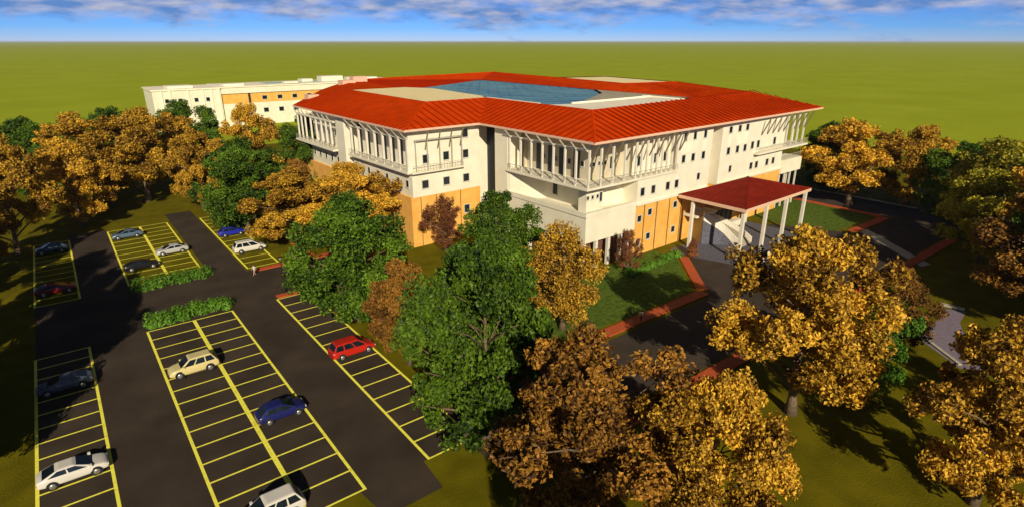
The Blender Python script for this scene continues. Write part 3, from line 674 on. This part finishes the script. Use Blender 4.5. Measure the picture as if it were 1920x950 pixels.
TREES = [
 ('green1', 25.2, 64.2, 17.0, 14.0, 'full green tree beside the far end of the red car stall row', 0.3),
 ('green2', 24.6, 35.4, 18.4, 12.4, 'tallest dark green tree in the centre foreground, beside the last stalls', 1.1),
 ('green1', 29.8, 42.4, 16.5, 11.5, 'green tree just behind the tall central green tree', 2.2),
 ('green2', 44.4, 60.8, 14.6, 11.5, 'green tree in front of the dark recess between the two wings', 4.0),
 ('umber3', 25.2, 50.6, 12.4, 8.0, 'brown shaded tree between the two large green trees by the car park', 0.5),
 ('round', 44.0, 46.6, 13.8, 10.0, 'rounded golden tree in front of the white corner of the building', 0.0),
 ('umber2', 24.4, 22.6, 15.8, 13.4, 'broad tree with shade coloured into its brown leaves at the bottom centre of the picture', 2.0),
 ('gold1', 28.9, 16.6, 14.3, 9.4, 'bright golden tree at the bottom edge, right of the dark brown one', 0.2),
 ('gold1', 49.4, 20.6, 18.8, 14.8, 'tall golden tree on the lawn with its pale trunk and long shadow showing', 3.6),
 ('smallgreen', 58.6, 17.4, 10.6, 7.0, 'small bright green tree right behind the tall golden lawn tree', 1.0),
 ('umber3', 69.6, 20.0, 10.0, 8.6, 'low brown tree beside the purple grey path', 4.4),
 ('gold2', 49.2, 6.2, 15.4, 10.8, 'golden tree in the bottom right corner', 1.4),
 ('gold3', 60.0, 1.0, 14.0, 9.0, 'golden brown tree cut by the right edge, nearest of those by the path', 2.9),
 ('umber3', 88.5, 4.5, 14.5, 10.5, 'shade-darkened brown tree behind the purple grey path at the right edge', 5.0),
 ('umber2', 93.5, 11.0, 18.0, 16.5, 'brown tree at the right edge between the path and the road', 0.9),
 ('gold1', 131.9, 51.4, 18.2, 20.0, 'wide golden tree just right of the building beyond the side lawn', 2.5),
 ('gold3', 141.0, 43.5, 17.2, 17.0, 'golden tree immediately right of the wide golden tree beyond the side lawn', 1.7),
 ('green2', 135.5, 32.5, 15.6, 16.0, 'dark green tree beyond the road junction on the right', 0.0),
 ('mix1', 121.5, 24.4, 18.6, 17.5, 'large yellow and green tree on the right across the front road', 2.0),
 ('mix1', 131.0, 20.0, 17.5, 14.0, 'yellow green tree at the right edge, behind the large one by the road', 4.2),
 ('gold2', 107.5, 14.5, 18.2, 17.0, 'golden brown tree below the yellow green tree at the right edge', 3.3),
 ('green1', 146.0, 22.0, 16.0, 15.0, 'dark green tree farthest out on the right edge', 1.0),
 ('green2', 141.5, 60.5, 15.5, 12.0, 'dark green tree directly behind the right end of the building', 2.0),
 ('green1', 152.0, 66.0, 15.0, 12.0, 'green tree half hidden behind the right end balconies', 5.1),
 ('brown', 47.6, 79.6, 9.6, 7.0, 'red brown tree against the orange wall of the left wing', 0.0),
 ('gold2', 29.2, 97.5, 13.5, 15.5, 'golden brown tree by the parked white minivan and red footway', 2.0),
 ('gold1', 36.4, 89.0, 13.8, 15.5, 'broad golden tree below the left wing balconies', 4.0),
 ('gold3', 40.5, 101.0, 12.8, 12.5, 'golden tree against the far part of the left wing', 1.0),
 ('green1', 24.7, 111.6, 17.6, 14.5, 'bright green tree beyond the blue car, left of the left wing', 1.3),
 ('gold2', 21.3, 132.6, 17.0, 10.5, 'narrow golden tree with bare trunk at the far end of the parking lane', 2.1),
 ('gold3', 38.0, 156.0, 19.0, 15.5, 'golden tree in front of the distant pale building', 4.9),
 ('green2', 27.4, 176.7, 19.0, 17.0, 'rounded green tree in front of the distant pale building', 0.4),
 ('gold1', 13.0, 146.9, 20.5, 18.5, 'big golden tree beyond the top of the car park, right of two', 0.0),
 ('gold2', 4.0, 152.0, 19.6, 19.0, 'big golden tree beyond the top of the car park, left of two', 3.0),
 ('green2', 12.0, 185.0, 17.5, 16.0, 'green tree showing over the big golden trees', 1.9),
 ('green1', -7.2, 186.0, 16.2, 17.0, 'green tree at the far left on the field edge', 2.6),
 ('green2', -4.5, 166.0, 15.0, 13.0, 'dark green tree left of the big golden trees', 3.7),
 ('green1', -16.0, 196.0, 16.0, 17.0, 'green tree at the left picture edge, farthest back', 0.6),
 ('gold1', -9.0, 121.0, 19.5, 13.0, 'golden brown tree at the left edge above the parking rows', 1.0),
 ('umber3', -12.5, 107.0, 16.5, 12.0, 'shade-darkened brown tree at the left edge, nearest the left parking row', 2.4),
 ('green2', 48.0, 142.0, 17.0, 13.0, 'green tree just left of the end of the left wing', 0.8),
 ('green1', 44.5, 128.0, 14.5, 10.0, 'green tree at the foot of the left end balconies', 2.8),
 ('mix1', 112.0, 23.0, 15.0, 13.5, 'smaller yellow green tree across the front road, nearest the junction', 2.2),
 ('green2', 104.5, 14.0, 13.0, 11.0, 'dark green tree among the brown ones at the right edge', 0.7),
 ('gold3', 0.5, 133.0, 17.0, 14.0, 'golden tree just above the top of the far left parking row', 0.4),
 ('gold2', 21.0, 158.0, 18.0, 15.0, 'golden tree between the big golden pair and the green tree by the pale building', 5.4),
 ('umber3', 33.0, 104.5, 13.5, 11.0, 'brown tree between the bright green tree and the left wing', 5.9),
 ('green2', 37.0, 53.0, 12.5, 10.0, 'dark green tree between the central green tree and the white corner', 3.0),
 # trees left of and below the picture that shade the car park and the foreground
 ('green1', -15.5, 82.0, 19.0, 10.5, 'green tree outside the left edge that shades the far parking rows', 1.6),
 ('green2', -14.5, 68.0, 20.0, 10.5, 'green tree outside the left edge beside the dark sedan stalls', 0.1),
 ('green2', -14.2, 61.0, 20.5, 10.0, 'green tree outside the left edge between two taller ones', 5.1),
 ('green1', -14.8, 54.0, 20.5, 10.5, 'green tree outside the left edge beside the white sedan stalls', 2.1),
 ('gold2', -19.0, 96.0, 18.0, 13.0, 'golden tree outside the left edge, farthest up the parking row', 3.1),
 ('gold1', 13.0, 3.5, 18.0, 12.0, 'golden tree below the bottom edge that shades the dark brown one', 3.1),
 ('gold3', 22.0, -2.0, 14.0, 7.0, 'small golden tree below the bottom edge', 1.1),
 ('gold2', 84.0, -6.0, 18.0, 13.0, 'golden tree outside the right edge near the path', 1.1),
 ('gold3', 96.0, 3.0, 18.0, 13.0, 'golden tree outside the right edge near the road', 2.1),
]
for k, x, y, h, wd, lb, rz in TREES: place(k, x, y, h, wd, lb, rz)

# hedges & shrubs
def bush_bm(rng, lobes, leaf, n):
    bm = bmesh.new(); tint = bm.faces.layers.float.new('tint_f')
    for c, s, hz in lobes:
        base = rng.uniform(.3, .6)
        for _ in range(n):
            d = Vector((rng.gauss(0, 1), rng.gauss(0, 1), abs(rng.gauss(0, 1)))).normalized(); q = rng.random() ** .3
            p = Vector(c) + Vector((d.x * s * q, d.y * s * q, d.z * hz * q))
            nrm = (d + Vector((rng.uniform(-1, 1), rng.uniform(-1, 1), rng.uniform(-.6, 1))) * .6).normalized()
            a_ = Matrix.Rotation(rng.uniform(0, 6.28), 3, nrm) @ nrm.orthogonal().normalized(); b_ = nrm.cross(a_); L = leaf * rng.uniform(.6, 1.3)
            f = bm.faces.new([bm.verts.new(p - a_ * L * .5), bm.verts.new(p + b_ * L * .28), bm.verts.new(p + a_ * L * .5), bm.verts.new(p - b_ * L * .28)]); f[tint] = max(0, min(1, base + rng.uniform(-.3, .4)))
    return bm
def hedge(x0, x1, y, n, label, seed):
    rng = random.Random(seed); lobes = []
    for i in range(n):
        t = i / (n - 1); lobes.append(((x0 + (x1 - x0) * t, y + rng.uniform(-.15, .15), 0), rng.uniform(.85, 1.1), rng.uniform(1.6, 2.1)))
        lobes.append(((x0 + (x1 - x0) * t + rng.uniform(-.3, .3), y + rng.choice((-.8, .8)), 0), rng.uniform(.7, .9), rng.uniform(1.2, 1.7)))
    o = bpy.data.objects.new('hedge', to_leaf_mesh('hedge', bush_bm(rng, lobes, .3, 260), 'hedge')); link(o); tag(o, label, 'hedge', 'hedges across the stall rows')
hedge(4.4, 13.2, 78.6, 10, 'clipped bright green hedge above the stalls with the yellow car', 11)
hedge(4.6, 13.6, 92.3, 10, 'clipped bright green hedge below the far stalls with the silver car', 12)
rng = random.Random(5)
shm = to_leaf_mesh('shrub', bush_bm(rng, [((0, 0, 0), .8, 1.2), ((.4, .2, 0), .6, .9), ((-.4, -.1, 0), .6, 1.0)], .3, 220), 'hedge')
words = ['leftmost', 'second', 'third', 'fourth', 'fifth', 'sixth', 'seventh', 'eighth']
for i in range(8):
    o = bpy.data.objects.new('shrub', shm); link(o); q = Vector((64.0 + 1.7 * i, 53.2 + .12 * i + rng.uniform(-.2, .2), 0)); o.location = q; o.rotation_euler.z = rng.uniform(0, 6); s = rng.uniform(.85, 1.15); o.scale = (s, s, s)
    tag(o, '%s low green shrub%s in the bed under the orange wall' % (words[i], '' if i == 0 else ' from the left'), 'shrub', 'shrubs in the bed along the front wall')
rs = to_leaf_mesh('shrub', bush_bm(rng, [((0, 0, .2), 1.0, 2.2), ((.3, .2, .8), .8, 2.0)], .35, 450), 'brownleaf')
o = bpy.data.objects.new('shrub', rs); link(o); o.location = (78.0, 52.4, 0); tag(o, 'dark red brown shrub beside the canopy corner column', 'shrub')
place('brown', 64.6, 54.4, 6.8, 4.4, 'small grey brown tree against the white wall beside the orange wall', 1.0)

# ------------------------------------------------------------------ cars
def patch(bm, q, s0, s1, t0, t1, off):
    """panel laid on quad q (a,b,c,d = bottom-left, bottom-right, top-right, top-left), raised by off"""
    a_, b_, c_, d_ = map(Vector, q); n = (b_ - a_).cross(d_ - a_).normalized()
    def P_(s, t): return a_.lerp(b_, s).lerp(d_.lerp(c_, s), t)
    k = [P_(s0, t0), P_(s1, t0), P_(s1, t1), P_(s0, t1)]
    lo = [bm.verts.new(p - n * .01) for p in k]; hi = [bm.verts.new(p + n * off) for p in k]
    bm.faces.new(hi)
    for i in range(4): bm.faces.new((lo[i], lo[(i+1) % 4], hi[(i+1) % 4], hi[i]))
CARS = {
 # L, W, H, belt height, stations of the lower body top line (x from -L/2 rear to L/2 front), cabin: base rear, base front, top rear, top front
 'sedan': dict(L=4.7, W=1.82, H=1.45, top=[(-2.35, .80), (-2.25, 1.03), (-1.6, 1.09), (-.2, 1.04), (1.1, 1.02), (1.75, .94), (2.18, .82), (2.35, .60)], cab=(-2.1, 1.5, -.95, .2), roof=1.50, wr=.36, sw=[(.10, .48), (.52, .90)]),
 'suv': dict(L=4.7, W=1.9, H=1.78, top=[(-2.35, .85), (-2.28, 1.05), (-1.4, 1.1), (0, 1.07), (1.0, 1.06), (1.7, 1.0), (2.2, .88), (2.35, .62)], cab=(-2.25, 1.35, -1.75, .35), roof=1.76, wr=.39, sw=[(.05, .30), (.34, .62), (.66, .93)]),
 'hatch': dict(L=4.3, W=1.78, H=1.52, top=[(-2.15, .8), (-2.08, .98), (-1.3, 1.02), (0, .98), (.9, .96), (1.5, .92), (2.0, .80), (2.15, .60)], cab=(-2.05, 1.35, -1.3, .15), roof=1.52, wr=.33, sw=[(.12, .46), (.50, .90)]),
 'van': dict(L=5.0, W=1.92, H=1.8, top=[(-2.5, .85), (-2.42, 1.05), (-1.3, 1.08), (0, 1.06), (1.2, 1.04), (1.9, .94), (2.35, .76), (2.5, .58)], cab=(-2.4, 1.75, -1.95, .55), roof=1.78, wr=.36, sw=[(.04, .28), (.32, .60), (.64, .93)]),
}
def car_paint(name, col): return mat(name, col, .22, var=.03, scale=.8, spec=.6)
def make_car(kind, name, paint, label, loc, rz):
    c = CARS[kind]; r = empty(name, loc, rz); r.scale = (1, 1, 1.0 if kind == 'sedan' else 1.09); tag(r, label, 'car', 'cars parked in the stalls')
    W2 = c['W'] / 2; wr = c['wr']; L2 = c['L'] / 2
    bm = bmesh.new(); rings = []
    xs = c['top']
    for i, (x, zt) in enumerate(xs):
        e = abs(x) / L2; w_ = W2 * (1 - .16 * e ** 5); zb = .22 if e < .93 else .30
        half = [(0, zb), (w_ * .80, zb), (w_ * .97, zb + .14), (w_, zb + .34 * (zt - zb) + .05), (w_ * .985, zt - .16), (w_ * .93, zt - .04), (w_ * .75, zt), (0, zt + .02)]
        rings.append([bm.verts.new((x, y, z)) for y, z in half] + [bm.verts.new((x, -y, z)) for y, z in half[-2:0:-1]])
    for i in range(len(rings) - 1):
        n_ = len(rings[i])
        for k in range(n_): bm.faces.new((rings[i][k], rings[i][(k+1) % n_], rings[i+1][(k+1) % n_], rings[i+1][k]))
    bm.faces.new(rings[0][::-1]); bm.faces.new(rings[-1])
    bmesh.ops.recalc_face_normals(bm, faces=bm.faces)
    bo = mk('body', bm, paint, r, smooth=True); sm = bo.modifiers.new('s', 'SUBSURF'); sm.levels = 2; sm.render_levels = 2; bo.scale = (1.02, 1.03, 1.015)
    bm = bmesh.new()
    # cabin
    br, bf, tr, tf = c['cab']; rz_ = c['roof']; wb, wt = W2 * .93, W2 * .74
    def ztop(x):
        for (x0, z0), (x1, z1) in zip(xs[:-1], xs[1:]):
            if x0 <= x <= x1: return z0 + (z1 - z0) * (x - x0) / (x1 - x0)
        return xs[0][1]
    zr, zf = ztop(br) - .03, ztop(bf) - .03
    m_ = (tr + tf) / 2
    b_ = {k: bm.verts.new(p) for k, p in dict(rl=(br, wb, zr), rr=(br, -wb, zr), fl=(bf, wb, zf), fr=(bf, -wb, zf), trl=(tr, wt, rz_ - .05), trr=(tr, -wt, rz_ - .05), tfl=(tf, wt, rz_ - .05), tfr=(tf, -wt, rz_ - .05),
          crl=(tr + .12, wt * .8, rz_), crr=(tr + .12, -wt * .8, rz_), cfl=(tf - .12, wt * .8, rz_), cfr=(tf - .12, -wt * .8, rz_)).items()}
    for f in (('rl','fl','tfl','trl'), ('fr','rr','trr','tfr'), ('fl','fr','tfr','tfl'), ('rr','rl','trl','trr'), ('crl','cfl','cfr','crr'), ('trl','tfl','cfl','crl'), ('tfr','trr','crr','cfr'), ('tfl','tfr','cfr','cfl'), ('trr','trl','crl','crr')):
        bm.faces.new([b_[k] for k in f])
    bmesh.ops.recalc_face_normals(bm, faces=bm.faces)
    cbn = mk('cabin', bm, paint, r); bv = cbn.modifiers.new('b', 'BEVEL'); bv.width = .09; bv.segments = 3; bv.limit_method = 'ANGLE'; bv.angle_limit = R(12)
    P = {k: v.co.copy() if False else None for k, v in {}.items()}
    A_ = lambda x, y, z: Vector((x, y, z))
    sideR = (A_(br, -wb, zr), A_(bf, -wb, zf), A_(tf, -wt, rz_ - .05), A_(tr, -wt, rz_ - .05))
    sideL = (A_(bf, wb, zf), A_(br, wb, zr), A_(tr, wt, rz_ - .05), A_(tf, wt, rz_ - .05))
    for q, rev in ((sideR, False), (sideL, True)):
        for s0, s1 in c['sw']:
            bm = bmesh.new(); s = (1 - s1, 1 - s0) if rev else (s0, s1); patch(bm, q, s[0], s[1], .14, .88, .012); mk('side_window', bm, 'glass', r)
    bm = bmesh.new(); patch(bm, (A_(bf, -wb, zf), A_(bf, wb, zf), A_(tf, wt, rz_ - .05), A_(tf, -wt, rz_ - .05)), .06, .94, .10, .92, .012); mk('windscreen', bm, 'glass', r)
    bm = bmesh.new(); patch(bm, (A_(br, wb, zr), A_(br, -wb, zr), A_(tr, -wt, rz_ - .05), A_(tr, wt, rz_ - .05)), .08, .92, .14, .88, .012); mk('rear_window', bm, 'glass', r)
    for sx_ in (-1, 1):
        for sy in (-1, 1):
            x = sx_ * L2 * .60 + (.06 if sx_ > 0 else 0); y = sy * (W2 - .12)
            bm = bmesh.new(); tube(bm, [(x, y - sy * .1, wr + .01), (x, y + sy * .125, wr + .01)], [wr * 1.16, wr * 1.16], 18); mk('wheel_arch', bm, 'dark', r)
            bm = bmesh.new(); tube(bm, [(x, y - .12, wr), (x, y - .11, wr)], [wr * .9, wr], 18); bm.free()
            bm = bmesh.new(); tube(bm, [(x, y - sy * .1, wr), (x, y + sy * .13, wr), (x, y + sy * .15, wr)], [wr, wr, wr * .9], 18)
            wh = mk('wheel', bm, 'tyre', r)
            bm = bmesh.new(); tube(bm, [(x, y + sy * .12, wr), (x, y + sy * .158, wr), (x, y + sy * .165, wr)], [wr * .66, wr * .66, wr * .2], 12); mk('rim', bm, 'rim', wh)
    for sy in (-1, 1):
        e = .84
        bm = bmesh.new(); bx(bm, L2 - .26, L2 - .015, min(sy * W2 * .52, sy * W2 * .86), max(sy * W2 * .52, sy * W2 * .86), xs[-1][1] - .02, xs[-1][1] + .10); mk('headlight', bm, 'lampglass', r)
        bm = bmesh.new(); bx(bm, -L2 - .02, -L2 + .12, min(sy * W2 * .55, sy * W2 * .84), max(sy * W2 * .55, sy * W2 * .84), xs[0][1] - .16, xs[0][1] + .0); mk('taillight', bm, 'tail', r)
        bm = bmesh.new(); bx(bm, bf - .42, bf - .22, min(sy * (W2 * .9), sy * (W2 + .12)), max(sy * (W2 * .9), sy * (W2 + .12)), zf + .08, zf + .24); mk('mirror', bm, paint, r)
        bm = bmesh.new(); bx(bm, br + .6, br + 2.1, min(sy * (W2 * .992), sy * (W2 * .999 + .004)), max(sy * (W2 * .992), sy * (W2 * .999 + .004)), .62, .64); bm.free()
    bm = bmesh.new(); bx(bm, L2 - .1, L2 + .012, -.26, .26, .36, .47); bx(bm, -L2 - .012, -L2 + .1, -.26, .26, .50, .61); mk('number_plate', bm, 'frame', r)
    bm = bmesh.new(); bx(bm, L2 - .12, L2 + .006, -W2 * .45, W2 * .45, .48, xs[-1][1] - .03) ; mk('grille', bm, 'dark', r)
    return r
white = car_paint('white_paint', (.80, .76, .68)); cream = car_paint('cream_yellow_paint', (.78, .66, .30)); navy = car_paint('navy_paint', (.015, .018, .13))
red = car_paint('red_paint', (.55, .02, .012)); blue = car_paint('blue_paint', (.02, .03, .42)); grey = car_paint('blue_grey_paint', (.09, .11, .16)); dred = car_paint('dark_red_paint', (.22, .012, .014))
silver = car_paint('silver_paint', (.52, .52, .52)); black = car_paint('black_paint', (.012, .012, .014)); steel = car_paint('steel_blue_paint', (.10, .16, .24)); teal = car_paint('dark_teal_paint', (.04, .08, .12))
def at(px, py): p = G(px, py, .6); return p.x, p.y
LC, MLC, MRC, RC = (LX0 + LX1) / 2, (MX0 + MXC) / 2, (MXC + MX1) / 2, (RX0 + RX1) / 2
x, y = at(140, 880); make_car('sedan', 'parked_sedan', white, 'white sedan in the left parking row nearest the camera', (LC, y, Z1), R(0))
x, y = at(122, 718); make_car('sedan', 'parked_sedan', grey, 'dark blue grey sedan in the shade of the left parking row', (LC, y, Z1), R(180))
x, y = at(368, 685); make_car('suv', 'parked_suv', cream, 'pale yellow four wheel drive car below the near hedge', (MLC + .1, y, Z1), R(180))
x, y = at(520, 772); make_car('hatch', 'parked_hatchback', navy, 'dark navy hatchback in the middle block of stalls', (MRC + .1, y, Z1), R(0))
x, y = at(508, 955); make_car('suv', 'parked_suv', white, 'white car cut off by the bottom edge of the picture', (MLC + .35, y - .2, Z1), R(180))
x, y = at(654, 655); make_car('van', 'parked_minivan', red, 'bright red car in the stall row beside the green trees', (RC - .1, y, Z1), R(0))
x, y = at(430, 436); make_car('hatch', 'parked_hatchback', blue, 'bright blue car in the far row on the grass stalls', (21.4, y, Z1), R(0))
x, y = at(464, 465); make_car('van', 'parked_minivan', white, 'white minivan next to the red footway by the crossing', (21.6, y, Z1), R(0))
x, y = at(236, 440); make_car('sedan', 'parked_sedan', steel, 'steel blue sedan at the far end of the shaded stalls', (6.3, y, Z1), R(180))
x, y = at(264, 497); make_car('sedan', 'parked_sedan', black, 'black sedan in the shade just above the far hedge', (6.2, y, Z1), R(0))
x, y = at(322, 468); make_car('sedan', 'parked_sedan', silver, 'silver sedan in the far block beside the parking lane', (11.2, y, Z1), R(180))
x, y = at(110, 540); make_car('sedan', 'parked_sedan', dred, 'dark red sedan in the far left shaded row', (LC, y, Z1), R(0))
x, y = at(102, 466); make_car('hatch', 'parked_hatchback', teal, 'dark teal hatchback at the top of the far left row', (LC, y, Z1), R(180))

# ------------------------------------------------------------------ street lamps
def lamp(loc, label, h=5.2, rz=0):
    r = empty('street_lamp', loc, rz); tag(r, label, 'street lamp')
    bm = bmesh.new(); tube(bm, [(0, 0, 0), (0, 0, .5), (0, 0, .52), (0, 0, h)], [.13, .13, .07, .05], 10); mk('pole', bm, 'metal', r)
    bm = bmesh.new(); tube(bm, [(0, 0, h - .05), (0, 0, h + .1), (0, 0, h + .16)], [.12, .34, .1], 12); mk('lamp_head', bm, 'metal', r)
    bm = bmesh.new(); tube(bm, [(0, 0, h - .35), (0, 0, h - .05)], [.10, .16], 10); mk('lamp_glass', bm, 'lampglass', r)
lamp((20.7, 78.4, .0), 'thin dark lamp post on the red footway by the stalls')

# ------------------------------------------------------------------ people
def person(loc, rz, top, legs, label, stride=.28, arm=.18):
    r = empty('person', loc, rz); tag(r, label, 'person', 'people walking in the grounds')
    J = dict(pel=(0,0,.95,.15), sp=(0,0,1.15,.145), ch=(.01,0,1.36,.165), nk=(.01,0,1.50,.06), hd=(.02,0,1.60,.10), ht=(.02,0,1.70,.085),
      hl=(0,.10,.92,.115), kl=(stride*.55,.10,.50,.07), al=(stride,.10,.09,.045), tl=(stride+.17,.11,.04,.035),
      hr=(0,-.10,.92,.115), kr=(-stride*.2,-.10,.50,.07), ar=(-stride,-.10,.11,.045), tr=(-stride+.15,-.11,.04,.035),
      sl=(0,.19,1.42,.065), el=(-arm,.25,1.15,.045), wl=(-arm*.6,.25,.90,.032), dl=(-arm*.4,.25,.82,.035),
      sr=(0,-.19,1.42,.065), er=(arm*.6,-.25,1.15,.045), wr=(arm*1.6,-.25,.93,.032), dr=(arm*1.9,-.25,.86,.035))
    E_ = [('pel','sp'),('sp','ch'),('ch','nk'),('nk','hd'),('hd','ht'),('pel','hl'),('hl','kl'),('kl','al'),('al','tl'),('pel','hr'),('hr','kr'),('kr','ar'),('ar','tr'),('ch','sl'),('sl','el'),('el','wl'),('wl','dl'),('ch','sr'),('sr','er'),('er','wr'),('wr','dr')]
    ks = list(J); me = bpy.data.meshes.new('body'); me.from_pydata([J[k][:3] for k in ks], [(ks.index(a_), ks.index(b_)) for a_, b_ in E_], [])
    o = bpy.data.objects.new('body', me); COL.objects.link(o); mo = o.modifiers.new('s', 'SKIN'); sv = me.skin_vertices[0].data
    for i, k in enumerate(ks): sv[i].radius = (J[k][3], J[k][3]); sv[i].use_root = (k == 'pel')
    ss = o.modifiers.new('d', 'SUBSURF'); ss.levels = 1; ss.render_levels = 1
    dg = bpy.context.evaluated_depsgraph_get(); nm = bpy.data.meshes.new_from_object(o.evaluated_get(dg)); bpy.data.objects.remove(o)
    nm.materials.clear()
    for x in (M['skin'], top, legs, M['dark']): nm.materials.append(x)
    for p in nm.polygons:
        c = p.center; p.use_smooth = True
        p.material_index = 3 if c.z < .09 else 2 if c.z < .96 and abs(c.y) < .2 else 0 if c.z > 1.49 or (abs(c.y) > .2 and c.z < 1.2) else 1
    b = bpy.data.objects.new('body', nm); link(b, r)
    bm = bmesh.new(); bmesh.ops.create_uvsphere(bm, u_segments=12, v_segments=8, radius=.112)
    bmesh.ops.delete(bm, geom=[v for v in bm.verts if v.co.z < -.02 and v.co.x > -.04], context='VERTS')
    for v in bm.verts: v.co += Vector((.005, 0, 1.66))
    mk('hair', bm, 'hair', r, True)
wcloth = mat('white_cloth', (.8, .78, .74), .8); gcloth = mat('grey_cloth', (.20, .20, .24), .8); pcloth = mat('pink_cloth', (.62, .40, .36), .8); dcloth = mat('dark_cloth', (.04, .04, .06), .8)
q = G(478, 516); person((q.x, q.y, Z1), R(200), wcloth, pcloth, 'person in a white top walking by the car park crossing')
q = G(1201, 606); person((q.x, q.y, .14), R(20), mat('cream_cloth', (.75, .70, .45), .8), mat('rust_cloth', (.35, .12, .07), .8), 'person in a pale top walking on the red footway')
q = G(1439, 488); person((q.x, q.y, Z2), R(250), wcloth, gcloth, 'person in white standing by the canopy column', .1, .08)
q = G(1429, 498); person((q.x, q.y, Z2), R(250), pcloth, wcloth, 'person in pink just in front of the one in white by the canopy', .2)

# ------------------------------------------------------------------ air
bm = bmesh.new(); bx(bm, -45000, 45000, -45000, 45000, -1.0, 36.0)
hz_o = mk('haze', bm, 'lampglass'); hz_o.data.materials.clear(); hm = bpy.data.materials.new('air'); hm.use_nodes = True; ht = hm.node_tree; ht.nodes.clear()
ho = N(ht, 'ShaderNodeOutputMaterial'); hv = N(ht, 'ShaderNodeVolumePrincipled'); hv.inputs['Density'].default_value = 0.00004; hv.inputs['Color'].default_value = (.80, .88, .95, 1)
ht.links.new(hv.outputs[0], ho.inputs['Volume']); hz_o.data.materials.append(hm); hz_o['kind'] = 'stuff'
